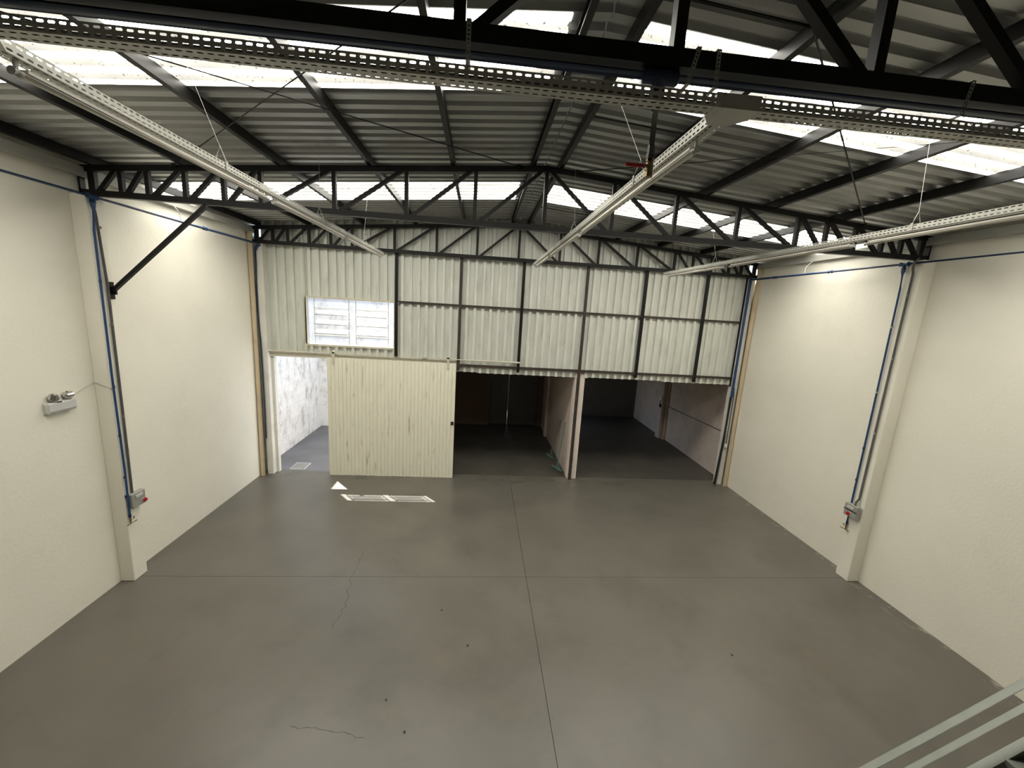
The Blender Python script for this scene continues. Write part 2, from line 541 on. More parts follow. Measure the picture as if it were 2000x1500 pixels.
# ---------------------------------------------------------------- setting: side walls with pillars
TW = 0.13
wl = struct(mk('wall_left', box(XL - TW, XL, YF, 9.60, 0, roofz(XL) - 0.004), M['plaster']))
wr = struct(mk('wall_right', box(XR_, XR_ + TW, YF, 9.60, 0, roofz(XR_) - 0.004), M['plaster']))
mk('pillar', bev(XL, -4.83, 5.55, 5.78, 0, 5.27, 0.008), M['plaster'], wl)
mk('pillar', bev(6.40, XR_, 5.57, 5.80, 0, 5.27, 0.008), M['plaster'], wr)
mk('pillar', bev(XL, -4.83, 1.80, 2.03, 0, 5.27, 0.008), M['plaster'], wl)
mk('pillar', bev(6.40, XR_, 1.80, 2.03, 0, 5.27, 0.008), M['plaster'], wr)
mk('pillar', bev(XL + 0.13, -4.75, 9.36, 9.56, 0, 5.27, 0.006), M['white_paint'], wl)
mk('pillar', bev(6.39, XR_ - 0.10, 9.36, 9.56, 0, 5.27, 0.006), M['white_paint'], wr)
# front end wall behind the viewer, mezzanine deck the viewer stands on
wf = struct(mk('wall_front', box(XL - TW, XR_ + TW, YF - 0.15, YF, 0, RZ), M['plaster']))
tr1 = struct(mk('trim_1', box(XL, XR_, YF, 0.30, 2.50, 2.70), M['concrete']))
# gutters along the eaves
for i, (x0, x1) in enumerate(((XL, XL + 0.10), (XR_ - 0.10, XR_))):
    gx = struct(mk('trim_%d' % (i + 2), box(x0, x1, YF, 9.50, 5.49, 5.60), M['gutter']))

# ---------------------------------------------------------------- setting: roof
def corr(n, p, low, rise, top, h):
    pts = [(0.0, 0.0)]
    for i in range(n):
        b0 = i * p
        pts += [(b0 + low / 2, 0), (b0 + low / 2 + rise, h), (b0 + low / 2 + rise + top, h), (b0 + low / 2 + 2 * rise + top, 0)]
    pts.append((n * p, 0))
    return pts
PROF = corr(5, P, 0.090, 0.018, 0.059, 0.040)

def roof_sheet(x0, x1, dy=0.0, dz=0.0, prof=PROF):
    """ribbed sheet from x0 (ridge side) to x1 (eave), ribs across the building, local y from 0"""
    v = []
    for x in (x0, x1):
        for (y, h) in prof:
            v.append(V(x, y + dy, roofz(x) + h + dz))
    n = len(prof)
    f = [(i, i + 1, n + i + 1, n + i) for i in range(n - 1)]
    return v, f

ceil = empty('ceiling', (RX, 1.7, 5.7), kind='structure')
me_metal = {}
for s, xe in ((-1, XL - 0.12), (1, XR_ + 0.12)):
    me_metal[s] = mesh(*roof_sheet(RX + s * 0.006, xe), M['zinc'], name='roof_sheet')
    me_metal[s, 'r'] = mesh(*roof_sheet(RX + s * 0.006, RX + s * 0.29, dz=0.002), M['zinc'], name='ridge_flashing')
    prof = [(-0.03, 0.0)] + PROF + [(5 * P + 0.03, 0.0)]
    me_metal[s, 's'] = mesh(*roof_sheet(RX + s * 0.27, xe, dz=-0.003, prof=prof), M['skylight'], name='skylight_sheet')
n_sheets = 17
wn = 2
SKY_NAMES = {}
for k in range(n_sheets):
    y0 = YF + k * 0.925
    is_sky = k in (10, 14)
    for s in (-1, 1):
        if is_sky:
            place('ridge_flashing', me_metal[s, 'r'], (0, y0, 0), ceil)
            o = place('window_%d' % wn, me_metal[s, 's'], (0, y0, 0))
            side = 'slope over the louvre window' if s < 0 else 'slope over the dark storage bay'
            struct(o)
            wn += 1
        else:
            place('roof_sheet', me_metal[s], (0, y0, 0), ceil)
mk('ridge_cap', extrude([(-0.16, -0.0), (0, 0.022), (0.16, 0.0), (0, 0.034)], (RX, YF, RZ + 0.042), (1, 0, 0), (0, 0, 1), (0, 1, 0), 15.9), M['zinc'], ceil)

# ---------------------------------------------------------------- setting: rear wall
wb = empty('wall_rear', (0.8, YB, 0), kind='structure')
def clad(x0, n, z0, z1=None, y=YB):
    """vertical ribbed sheet, ribs standing out to the room; z1 None = up to the roof"""
    v = []
    pr = corr(n, P, 0.108, 0.008, 0.061, 0.052)
    for (x, h) in pr:
        v.append(V(x0 + x, y - h, z0))
    for (x, h) in pr:
        v.append(V(x0 + x, y - h, (roofz(x0 + x) + 0.01) if z1 is None else z1))
    m = len(pr)
    return v, [(i, i + 1, m + i + 1, m + i) for i in range(m - 1)]
# corner sheet beside the window, sheets above and below the window
mk('cladding_sheet', clad(-4.86, 5, 2.88, None, YB + 0.03), M['clad'], wb)
for i in range(2):
    x = -3.93 + i * 0.995
    w = 5
    g1 = clad(-3.93 + i * 0.925, 5 if i == 0 else 6, 4.20, None)
    mk('cladding_sheet', g1, M['clad'], wb)
    mk('cladding_sheet', clad(-3.93 + i * 0.925, 5 if i == 0 else 6, 2.88, 3.15), M['clad'], wb)
x = -3.93 + 11 * P
while x < 6.35:
    n = min(5, int(round((6.42 - x) / P)))
    if n <= 0: break
    mk('cladding_sheet', clad(x, n, 2.655 + random.uniform(-0.012, 0.012), None), M['clad'], wb)
    x += n * P
# posts and girts of the wall frame
for px, z0, m in ((-1.93, 2.96, 'steel'), (-0.48, 2.70, 'rust'), (0.955, 2.72, 'steel'), (3.88, 2.72, 'steel'), (5.40, 2.68, 'steel')):
    mk('wall_post', box(px - 0.032, px + 0.032, 9.435, 9.495, z0, 5.30), M[m], wb)
mk('wall_post', box(2.425, 2.49, 9.435, 9.495, 0.0, 5.30), M['rust'], wb)
mk('wall_post', box(-4.875, -4.825, 9.45, 9.50, 2.93, 5.30), M['steel'], wb)
mk('wall_post', box(6.36, 6.42, 9.45, 9.50, 2.62, 5.30), M['steel'], wb)
mk('girt', box(-1.95, 6.42, 9.445, 9.494, 4.195, 4.24), M['rust'], wb)
mk('girt', box(-0.50, 6.40, 9.440, 9.494, 2.80, 2.85), M['rust'], wb)
mk('corner_strip', box(-3.965, -3.925, 9.46, 9.50, 2.93, roofz(-3.93) - 0.01), M['frame'], wb)
mk('lintel', box(-4.76, -0.52, 9.46, 9.60, 2.83, 2.925), M['frame'], wb)
mk('opening_jamb', box(-4.75, -4.69, 9.50, 9.60, 0, 2.83), M['white_paint'], wb)
mk('corner_infill', box(XL, -4.86, 9.565, 9.60, 0, 5.43), M['white_paint'], wb)
mk('corner_infill', box(6.42, XR_, 9.565, 9.60, 0, 5.43), M['white_paint'], wb)
# masonry pillar between the two openings
mk('pillar', bev(2.385, 2.63, 9.50, 9.72, 0, 2.75, 0.01), M['pillar_pink'], wb)

# ---------------------------------------------------------------- louvre window
w1 = empty('window_1', (-2.93, 9.5, 3.15), kind='structure')
X0, X1, Z0, Z1 = -3.92, -1.97, 3.155, 4.185
for gk in (box(X0 - 0.02, X1 + 0.02, 9.46, 9.545, Z1, Z1 + 0.045), box(X0 - 0.02, X1 + 0.02, 9.465, 9.545, Z0 - 0.045, Z0),
           box(X0 - 0.03, X0 + 0.015, 9.46, 9.545, Z0, Z1), box(X1 - 0.015, X1 + 0.085, 9.498, 9.545, Z0 - 0.2, Z1)):
    mk('frame', gk, M['frame'], w1)
mk('frame', box(X1 - 0.015, X1 + 0.012, 9.46, 9.498, Z0 - 0.2, Z1), M['frame'], w1)
cx = [(X0 + 0.015, -3.77), (-3.76, -3.01), (-3.0, -2.855), (-2.845, -2.125), (-2.115, X1 - 0.015)]
ZB, ZT = 3.35, 3.975
for i in (0, 2, 4):
    zm = 3.66
    mk('pane', box(cx[i][0], cx[i][1], 9.52, 9.526, Z0, zm - 0.004), M['glass'], w1)
    mk('pane', box(cx[i][0], cx[i][1], 9.52, 9.526, zm + 0.004, Z1), M['glass'], w1)
for i in (1, 3):
    a, b_ = cx[i]
    mk('pane', box(a, b_, 9.52, 9.526, ZT + 0.006, Z1), M['glass'], w1)
    mk('pane', box(a, b_, 9.52, 9.526, Z0, ZB - 0.006), M['glass'], w1)
    for xm in (a - 0.005, b_ + 0.005):
        mk('glazing_bar', box(xm - 0.006, xm + 0.006, 9.513, 9.533, Z0, Z1), M['frame'], w1)
    for zz in (ZB, ZT):
        mk('glazing_bar', box(a, b_, 9.513, 9.533, zz - 0.007, zz + 0.007), M['frame'], w1)
    for j in range(3):
        zc = 3.45 + j * 0.213
        # blade tilted inwards-down, with a folded lip
        v, f = bar((a + 0.02, 9.52, zc), (b_ - 0.02, 9.52, zc), 0.007, 0.17, up=(0, -0.82, -0.57))
        mk('louvre_blade', (v, f), M['blade'], w1)
        lp = Vector((0, -0.82, -0.57)) * 0.085
        mk('blade_lip', bar((a + 0.02, 9.52 + lp.y, zc + lp.z), (b_ - 0.02, 9.52 + lp.y, zc + lp.z), 0.012, 0.022), M['palegrey'], w1)
        mk('glazing_bar', box(a, b_, 9.523, 9.529, zc + 0.05, zc + 0.058), M['frame'], w1)

# ---------------------------------------------------------------- sliding door
DX0, DX1, DZ = -3.47, -0.52, 2.87
d1 = empty('door_1', ((DX0 + DX1) / 2, 9.40, 0.02), kind='structure')
NB = 34
bw = (DX1 - DX0) / NB
bm_ = None
for i in range(NB):
    zb = 0.003 + random.choice((0, 0, 0.003, 0.006))
    xa, xb = DX0 + i * bw + 0.0012, DX0 + (i + 1) * bw - 0.0012
    pr = [(xa, 9.376), (xa + 0.003, 9.372), (xb - 0.003, 9.372), (xb, 9.376), (xb, 9.392), (xa, 9.392)]
    mk('board', extrude([(a, b_) for a, b_ in pr], (0, 0, zb), (1, 0, 0), (0, 1, 0), (0, 0, 1), DZ - zb + random.uniform(-0.004, 0.004)), M['door'], d1)
mk('backing', box(DX0, DX1, 9.393, 9.405, 0.003, DZ - 0.01), M['doorbot'], d1)
for zz in (0.1, 1.45, 2.72):
    mk('cross_rail', box(DX0, DX1, 9.405, 9.432, zz, zz + 0.09), M['frame'], d1)
mk('lock', join(box(-0.60, -0.535, 9.352, 9.372, 1.37, 1.45), lathe((-0.565, 9.352, 1.41), (0, -1, 0), [(0, 0.02), (0.03, 0.02)], 10)), M['black'], d1)
for x in (-3.32, -0.71):
    h = mk('hanger', join(box(x - 0.03, x + 0.03, 9.358, 9.372, DZ - 0.14, 3.0), lathe((x, 9.372, 3.0), (0, 1, 0), [(-0.014, 0.035), (0.03, 0.035)], 14)), M['frame'], d1)
rl = tag(mk('door_rail', tube([(-4.88, 9.42, 2.955), (0.99, 9.42, 2.955)], 0.02, 8), M['frame']), 'cream steel rail above the boarded sliding door', 'rail')
for x in (-4.78, -3.74, -1.30, -1.23, 0.9):
    mk('bracket', box(x - 0.025, x + 0.025, 9.42, 9.47, 2.93, 2.985), M['palegrey'], rl)

# ---------------------------------------------------------------- yard and annex behind the rear wall
yl = struct(mk('wall_yard_left', box(-5.30, -5.15, 9.61, 13.30, 0, 6.6), M['yard_wall']))
yb = struct(mk('wall_yard_back', box(-5.30, -1.455, 13.30, 13.45, 0, 5.8), M['yard_wall']))
ya = struct(mk('wall_annex_left', box(-1.45, -1.30, 9.61, 14.25, 0, 2.755), M['yard_wall']))
ap = struct(mk('wall_partition', box(2.41, 2.60, 9.73, 14.10, 0, 2.75), M['plaster_pink']))
mk('pilaster', bev(2.33, 2.41, 12.9, 13.15, 0, 2.75, 0.01), M['plaster_pink'], ap)
ar = struct(mk('wall_annex_right', box(6.68, 6.80, 9.61, 16.1, 0, 2.9), M['plaster_pink']))
mk('pillar', bev(6.48, 6.68, 13.15, 13.42, 0, 2.75, 0.01), M['plaster_pink'], ar)
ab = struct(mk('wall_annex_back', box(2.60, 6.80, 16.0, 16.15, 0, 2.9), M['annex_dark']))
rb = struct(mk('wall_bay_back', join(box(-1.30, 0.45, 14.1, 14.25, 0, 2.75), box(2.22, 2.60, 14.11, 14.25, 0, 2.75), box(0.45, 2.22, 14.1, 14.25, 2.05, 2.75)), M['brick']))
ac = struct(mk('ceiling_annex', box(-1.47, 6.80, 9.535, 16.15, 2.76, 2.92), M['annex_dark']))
d2 = empty('door_2', (1.33, 14.27, 0), kind='structure')
for xa, xb in ((0.38, 1.137), (1.145, 2.32)):
    lf = mk('leaf', box(xa, xb, 14.27, 14.30, 0.0, 2.12), M['gate'], d2)
    mk('edge_frame', join(box(xa, xb, 14.255, 14.27, 0.02, 0.09), box(xa, xb, 14.255, 14.27, 1.97, 2.04), box(xa, xa + 0.05, 14.255, 14.27, 0.09, 1.97), box(xb - 0.05, xb, 14.255, 14.27, 0.09, 1.97)), M['gate'], lf)
tag(mk('wall_conduit', tube([(2.20, 14.09, 1.62), (1.56, 14.09, 1.62), (1.545, 14.09, 1.64), (1.545, 14.09, 2.75)], 0.012, 8), M['conduit']), 'thin grey conduit on the brick wall over the grey metal gate', 'conduit')

# ---------------------------------------------------------------- trusses
DV = [0.94, 1.84, 2.76, 3.67, 4.12, 4.58, 5.02, 5.33, 5.66]
ZBOT = 5.275
def truss(y, label, dy=0.07, xe=(XL + 0.015, XR_ - 0.015), m='steel', ch=0.072):
    t = empty('roof_truss', (RX, y, ZBOT), label, 'truss')
    top = lambda x: roofz(x) - 0.104
    # top chord halves (box section)
    for s, xx in ((-1, xe[0]), (1, xe[1])):
        a = V(RX, y, top(RX) - ch / 2); b = V(xx, y, top(xx) - ch / 2)
        mk('top_chord', bar(a + V(-s * 0.003, 0, 0), b, dy, ch), M[m], t)
    # bottom chord: channel open upwards
    c = 0.006
    pr = [(-dy / 2, 0), (dy / 2, 0), (dy / 2, ch), (dy / 2 - c, ch), (dy / 2 - c, c), (-dy / 2 + c, c), (-dy / 2 + c, ch), (-dy / 2, ch)]
    mk('bottom_chord', extrude(pr, (xe[0], y, ZBOT), (0, 1, 0), (0, 0, 1), (1, 0, 0), xe[1] - xe[0]), M[m], t)
    w = 0.05
    d_in = dy - 0.016
    xs = [0.0] + DV
    for s in (-1, 1):
        lim = (RX - xe[0]) if s < 0 else (xe[1] - RX)
        for i, d in enumerate(xs):
            if i == 0 and s > 0: continue
            if d > lim - 0.03: d = lim - 0.05
            x = RX + s * d
            mk('vertical', bar((x, y, ZBOT + 0.03), (x, y, top(x) - ch * 0.6), w if i < 9 else 0.075, d_in, up=(0, 1, 0)), M[m], t)
        for i in range(1, len(xs)):
            d0, d1_ = xs[i], xs[i - 1]
            xb = RX + s * (d0 - 0.055); xt = RX + s * (d1_ + 0.055)
            mk('diagonal', bar((xb, y, ZBOT + 0.05), (xt, y, top(xt) - ch * 0.75), w * 0.92, d_in - 0.006, up=(0, 1, 0)), M[m], t)
        # short end block by the wall
        x = RX + s * (lim - 0.012)
        mk('end_post', box(x - 0.012, x + 0.012, y - dy / 2, y + dy / 2, ZBOT, top(x) - ch), M[m], t)
    return t
truss(5.71, 'black steel roof truss standing on the pillars with the wall taps')
truss(9.385, 'black steel roof truss against the corrugated rear wall')
truss(1.925, 'black steel roof truss carrying the large dark blue overhead pipe')

# knee brace
kb = empty('knee_brace', (-4.82, 5.70, 4.11), 'black steel knee brace from the pillar to the truss', 'brace')
mk('tube', bar((-4.79, 5.735, 4.14), (-3.56, 5.715, 5.265), 0.045, 0.045), M['steel'], kb)
mk('bracket', join(box(-4.829, -4.818, 5.695, 5.775, 4.02, 4.24), box(-4.818, -4.76, 5.725, 5.745, 4.08, 4.18)), M['steel'], kb)

# ---------------------------------------------------------------- purlins
def purlin(x, s, label):
    zt = roofz(x)
    hgt, fl, lip, th = 0.10, 0.05, 0.015, 0.004
    # C profile, flanges towards the eave, following the slope a little
    pr = [(0, 0), (fl, 0), (fl, lip), (fl - th, lip), (fl - th, th), (th, th), (th, hgt - th), (fl - th, hgt - th), (fl - th, hgt - lip), (fl, hgt - lip), (fl, hgt), (0, hgt)]
    pr = [(s * u, v - 0.002 - SL * max(u, 0)) for u, v in pr]
    o = mk('purlin', extrude(pr, (x, YF + 0.01, zt - hgt), (1, 0, 0), (0, 0, 1), (0, 1, 0), 9.50 - YF), M['steel'])
    return tag(o, label, 'purlin', 'roof purlins')
ORD = ['beside the ridge', 'second from the ridge', 'third from the ridge', 'fourth from the ridge', 'fifth from the ridge', 'at the eave']
for i, d in enumerate((0.16, 1.22, 2.28, 3.40, 4.56, 5.62)):
    purlin(RX - d, -1, 'long black steel purlin %s, on the roof slope over the louvre window' % ORD[i])
for i, d in enumerate((0.16, 1.20, 2.23, 3.26, 4.32, 5.52)):
    purlin(RX + d, 1, 'long black steel purlin %s, on the roof slope over the pillared bay' % ORD[i])
# spacers between the ridge purlin and the next one
for y, lb in ((2.73, 'over the big blue pipe'), (4.31, 'over the middle tray'), (7.95, 'beyond the far skylight')):
    tag(mk('sag_rod', tube([(0.99, y, roofz(0.99) - 0.05), (1.99, y, roofz(1.99) - 0.05)], 0.011, 8), M['steel']),
        'short black sag rod between two ridge purlins %s' % lb, 'rod')
# crossed bracing rods under the purlins
zt = lambda x: roofz(x) - 0.125
def brace_rod(a, b, label):
    o = empty('bracing_rod', (a[0], a[1], zt(a[0])), label, 'rod')
    pa, pb = V(a[0], a[1], zt(a[0])), V(b[0], b[1], zt(b[0]))
    mk('rod', tube([pa, pb], 0.007, 8), M['steel'], o)
    d = (pb - pa).normalized()
    mk('end_clip', bar(pb - d * 0.09, pb + d * 0.01, 0.03, 0.03), M['steel'], o)
brace_rod((-4.25, 1.965), (0.46, 5.67), 'thin black bracing rod rising to the ridge, over the louvre window slope')
brace_rod((0.45, 1.965), (-3.90, 5.67), 'thin black bracing rod descending towards the emergency-light wall')
brace_rod((5.75, 1.965), (1.14, 5.67), 'thin black bracing rod rising to the ridge, behind the brass valve')
brace_rod((1.15, 1.965), (5.47, 5.67), 'thin black bracing rod descending towards the plain wall opposite the emergency light')

# ---------------------------------------------------------------- perforated cable trays
def perf(o, du, dv, L, Wd, rows, pitch=0.038, sl=0.024, sw=0.009, margin=0.0):
    """sheet L x Wd with rows of slotted holes running along du"""
    o = Vector(o); du = Vector(du); dv = Vector(dv)
    v, f = [], []
    n = max(1, int(L / pitch))
    pu = L / n
    rh = Wd / rows
    for r in range(rows):
        for i in range(n):
            u0, u1 = i * pu, (i + 1) * pu
            v0, v1 = r * rh, (r + 1) * rh
            uc, vc = (u0 + u1) / 2, (v0 + v1) / 2
            a, b, c = sl / 2, sw / 2, sw * 0.32
            loc = [(u0, v0), (u1, v0), (u1, v1), (u0, v1),
                   (uc - a + c, vc - b), (uc + a - c, vc - b), (uc + a, vc - b + c), (uc + a, vc + b - c),
                   (uc + a - c, vc + b), (uc - a + c, vc + b), (uc - a, vc + b - c), (uc - a, vc - b + c)]
            k = len(v)
            v += [o + du * x + dv * y for x, y in loc]
            for q in ((0, 1, 5, 4), (1, 6, 5), (1, 2, 7, 6), (2, 8, 7), (2, 3, 9, 8), (3, 10, 9), (3, 0, 11, 10), (0, 4, 11)):
                f.append(tuple(k + j for j in q))
    return v, f
TZ, TH, TWD = 5.088, 0.052, 0.074
def tray_along_y(x0, y0, y1):
    L = y1 - y0
    return join(perf((x0, y0, TZ), (0, 1, 0), (1, 0, 0), L, TWD, 2), perf((x0, y0, TZ), (0, 1, 0), (0, 0, 1), L, TH, 2),
                perf((x0 + TWD, y0, TZ), (0, 1, 0), (0, 0, 1), L, TH, 2),
                box(x0, x0 + 0.008, y0, y1, TZ + TH - 0.002, TZ + TH), box(x0 + TWD - 0.008, x0 + TWD, y0, y1, TZ + TH - 0.002, TZ + TH))
MY = 1.795
mt = empty('cable_tray', (0.8, MY, TZ), 'perforated metal cable tray crossing under the large dark blue pipe', 'cable tray')
L = XR_ - XL - 0.1
mk('channel', join(perf((XL + 0.05, MY, TZ), (1, 0, 0), (0, 1, 0), L, TWD, 2), perf((XL + 0.05, MY, TZ), (1, 0, 0), (0, 0, 1), L, TH, 2),
                   perf((XL + 0.05, MY + TWD, TZ), (1, 0, 0), (0, 0, 1), L, TH, 2)), M['tray'], mt)
for j, (dy_, c) in enumerate(((0.014, 'black'), (0.032, 'conduit'), (0.049, 'black'), (0.062, 'conduit'))):
    mk('cable', tube([(XL + 0.08 + i * 0.6, MY + dy_ + random.uniform(-0.004, 0.004), TZ + 0.011 + random.uniform(0, 0.004)) for i in range(20)], 0.009, 6), M[c], mt, True)
def tee_plate(xc):
    # plain sheet saddle where a branch tray joins
    y0, y1 = MY - 0.006, MY + TWD + 0.006
    pts = [(xc - 0.10, y0), (xc + 0.10, y0), (xc + 0.10, y1), (xc + 0.043, y1 + 0.075), (xc - 0.043, y1 + 0.075), (xc - 0.10, y1)]
    v = [V(x, y, TZ - 0.003) for x, y in pts] + [V(x, y, TZ + TH + 0.002) for x, y in pts]
    n = len(pts)
    f = [tuple(range(n))] + [(i, (i + 1) % n, n + (i + 1) % n, n + i) for i in range(n)]
    return v, f
TRX = {'left': -2.0, 'mid': 1.005, 'right': 3.725}
TLAB = {'left': 'nearest the emergency light', 'mid': 'by the brass valve', 'right': 'farthest from the emergency light'}
for k, x in TRX.items():
    mk('tee_plate', tee_plate(x + TWD / 2), M['tray'], mt)
    t = empty('cable_tray', (x + TWD / 2, MY + 0.15, TZ), 'perforated branch cable tray with tube lights, ' + TLAB[k], 'cable tray', 'branch cable trays')
    mk('channel', tray_along_y(x, MY + TWD + 0.08, 8.25), M['tray'], t)
    for dx_, c in ((0.018, 'black'), (0.038, 'conduit'), (0.056, 'black')):
        mk('cable', tube([(x + dx_ + random.uniform(-0.004, 0.004), 1.96 + i * 0.62, TZ + 0.011 + random.uniform(0, 0.004)) for i in range(11)], 0.009, 6), M[c], t, True)
    for yj in (3.9, 5.9):
        mk('joint_plate', box(x + TWD, x + TWD + 0.002, yj - 0.08, yj + 0.08, TZ + 0.004, TZ + TH - 0.002), M['tray'], t)

# ---------------------------------------------------------------- tube lights under the trays
SEG = {'left': [(2.00, 4.02), (4.10, 6.06), (6.16, 8.12)], 'mid': [(2.10, 4.42), (4.52, 6.40), (6.50, 8.05)], 'right': [(2.00, 3.86), (3.97, 6.06), (6.20, 8.10)]}
TUBE_POS = ['beside the crossing tray', 'halfway along', 'at the rear-wall end']
def tube_light(x, y0, y1, label):
    t = empty('tube_light', (x, (y0 + y1) / 2, TZ - 0.06), label, 'tube light', 'unlit tube lights under the trays')
    mk('tube', tube([(x, y0 + 0.03, TZ - 0.045), (x, y1 - 0.03, TZ - 0.045)], 0.016, 12), M['lampwhite'], t, True)
    for ya, yb_ in ((y0, y0 + 0.035), (y1 - 0.035, y1)):
        mk('end_cap', tube([(x, ya, TZ - 0.045), (x, yb_, TZ - 0.045)], 0.0175, 12), M['palegrey'], t)
    for yc in (y0 + 0.02, y1 - 0.03):
        mk('clip', box(x - 0.006, x + 0.006, yc - 0.006, yc + 0.006, TZ - 0.035, TZ), M['palegrey'], t)
    mk('strip', box(x - 0.017, x + 0.017, y0 + 0.05, y1 - 0.05, TZ - 0.033, TZ - 0.020), M['lampwhite'], t)
for k, x in TRX.items():
    for i, (a, b) in enumerate(SEG[k]):
        tube_light(x + TWD / 2, a, b, 'unlit tube light %s on the branch tray %s' % (TUBE_POS[i], TLAB[k]))

# hanger wires of the branch trays
def hanger_wire(x, y, xt, yt, label, hook=True):
    zt_ = roofz(xt) + 0.0
    o = empty('hanger_wire', (x, y, TZ), label, 'wire', 'tray hanger wires')
    mk('wire', tube([(x, y, TZ + 0.16), (xt, yt, zt_ - 0.002)], 0.0013, 6), M['wire'], o)
    if hook:
        mk('hook', join(tube([(x - 0.04, y, TZ + TH), (x - 0.03, y, TZ + TH + 0.03), (x, y, TZ + 0.165), (x + 0.03, y, TZ + TH + 0.03), (x + 0.04, y, TZ + TH)], 0.0028, 6),
                        box(x - 0.043, x - 0.039, y - 0.012, y + 0.012, TZ, TZ + TH + 0.01), box(x + 0.039, x + 0.043, y - 0.012, y + 0.012, TZ, TZ + TH + 0.01)), M['wire'], o)
for k, lst in {'left': ((3.36, -0.30, 0.1), (5.2, 0, 0.05), (7.05, -0.02, 0.3)), 'mid': ((2.88, 0.0, 0.9), (4.85, 0.03, 0.4), (5.85, 0, 0.2)), 'right': ((3.41, 0.22, 0.25), (6.48, 0.18, 0.6))}.items():
    for j, (y, dx, dy_) in enumerate(lst):
        x = TRX[k] + TWD / 2
        hanger_wire(x, y, x + dx, y + dy_, '%s thin hanger wire from the crossing tray, branch tray %s' % (('first', 'second', 'third')[j], TLAB[k]))

# ---------------------------------------------------------------- big overhead pipe, straps, drop with valve
BP = (1.935, 5.2485)
bp_ = empty('overhead_pipe', (0.8, BP[0], BP[1]), 'large dark blue air pipe clamped under the black truss', 'pipe')
mk('pipe', tube([(-4.748, *BP), (6.328, *BP)], 0.026, 16), M['dkblue'], bp_, True)
mk('tee', tube([(0.66, *BP), (0.665, *BP), (0.82, *BP), (0.825, *BP)], [0.027, 0.031, 0.031, 0.027], 16), M['dkblue'], bp_)
dv = empty('valve_drop', (0.742, BP[0], 4.83), 'grey drop pipe with brass ball valve and red handle under the big blue pipe', 'valve')
mk('reducer', lathe((0.742, BP[0], BP[1]), (0, 0, -1), [(0.02, 0.031), (0.075, 0.031), (0.08, 0.028), (0.11, 0.028), (0.115, 0.02), (0.13, 0.02)], 16), M['dkblue'], dv)
mk('pipe', tube([(0.742, BP[0], 5.11), (0.742, BP[0], 4.965)], 0.0125, 12), M['conduit'], dv, True)
mk('union', lathe((0.742, BP[0], 4.965), (0, 0, -1), [(-0.01, 0.014), (0, 0.018), (0.03, 0.019), (0.035, 0.022), (0.05, 0.022)], 8), M['conduit'], dv)
mk('valve_body', lathe((0.742, BP[0], 4.915), (0, 0, -1), [(0, 0.019), (0.012, 0.019), (0.014, 0.015), (0.025, 0.019), (0.045, 0.019), (0.056, 0.015), (0.058, 0.019), (0.078, 0.019), (0.079, 0.012)], 8), M['brass'], dv)
mk('handle', join(lathe((0.722, BP[0] - 0.005, 4.885), (-1, 0, 0), [(0, 0.009), (0.018, 0.009)], 8), bev(0.625, 0.712, BP[0] - 0.016, BP[0] + 0.004, 4.874, 4.890, 0.006)), M['red'], dv)

def strap(x, dx, ztop, zbot, y, label, lower=None):
    o = empty('perforated_strap', (x, y, zbot), label, 'strap', 'perforated hanger straps')
    w = 0.020
    p0 = V(x, y, ztop); p1 = V(x + dx, y - 0.004, zbot)
    d = (p1 - p0); Ls = d.length; d.normalize()
    side = V(1, 0, 0) - d * d.x; side.normalize()
    n = max(2, int(Ls / 0.016))
    mk('strip', perf(p0 - side * (w / 2), d, side, Ls, w, 1, Ls / n, 0.008, 0.008), M['galv'], o)
    # wrap over the chord and under the pipe
    mk('top_fold', box(x - w / 2, x + w / 2, y, 1.97, ztop, ztop + 0.002), M['galv'], o)
    mk('bottom_fold', box(x + dx - w / 2, x + dx + w / 2, y - 0.004, 1.97, zbot - 0.002, zbot), M['galv'], o)
    if lower:
        mk('tie_wire', tube([p1, (x + dx + 0.004, MY + 0.03, TZ + TH), (x + dx, MY - 0.008, TZ + TH), (x + dx, MY - 0.008, TZ - 0.004), (x + dx, MY + TWD, TZ - 0.004)], 0.002, 6), M['galv'], o)
    return o
strap(-0.10, 0.0, 5.352, 5.205, 1.882, 'perforated metal strap on the big pipe, knee-brace side of the brass valve', True)
strap(0.885, -0.035, 5.352, 5.207, 1.882, 'perforated metal strap beside the brass valve drop')
strap(0.975, 0.0, 5.352, 5.205, 1.882, 'perforated metal strap above the plain tee plate of the cable tray', True)
strap(2.20, -0.03, 5.352, 5.205, 1.882, 'perforated metal strap on the big pipe, farthest from the knee brace', True)

# ---------------------------------------------------------------- blue pipes, conduits, taps and switch boxes on the pillars
def wall_run(x, z, y_end, tee_y, label, coup):
    o = empty('air_pipe', (x, 2, z), label, 'pipe')
    mk('pipe', tube([(x, YF + 0.02, z), (x, y_end, z)], 0.024, 14), M['blue'], o, True)
    mk('tee', join(tube([(x, tee_y - 0.06, z), (x, tee_y + 0.06, z)], 0.033, 14), lathe((x, tee_y, z), (0, 0, -1), [(0, 0.033), (0.075, 0.033), (0.08, 0.026), (0.12, 0.026), (0.125, 0.019), (0.15, 0.019)], 14)), M['blue'], o)
    for yc in coup:
        mk('coupling', tube([(x, yc - 0.035, z), (x, yc + 0.035, z)], 0.030, 14), M['blue'], o)
    return o
pl = wall_run(-4.775, 5.245, 9.30, 5.57, 'long blue air pipe along the wall with the emergency light', (7.6, 3.2))
pr_ = wall_run(6.355, 5.225, 9.30, 5.79, 'long blue air pipe along the wall opposite the emergency light', (7.1, 8.5))
mk('elbow', tube([(-4.775, 9.27, 5.245), (-4.79, 9.33, 5.24), (-4.85, 9.335, 5.20), (-4.875, 9.335, 5.12)], [0.030, 0.032, 0.030, 0.022], 12), M['blue'], pl)
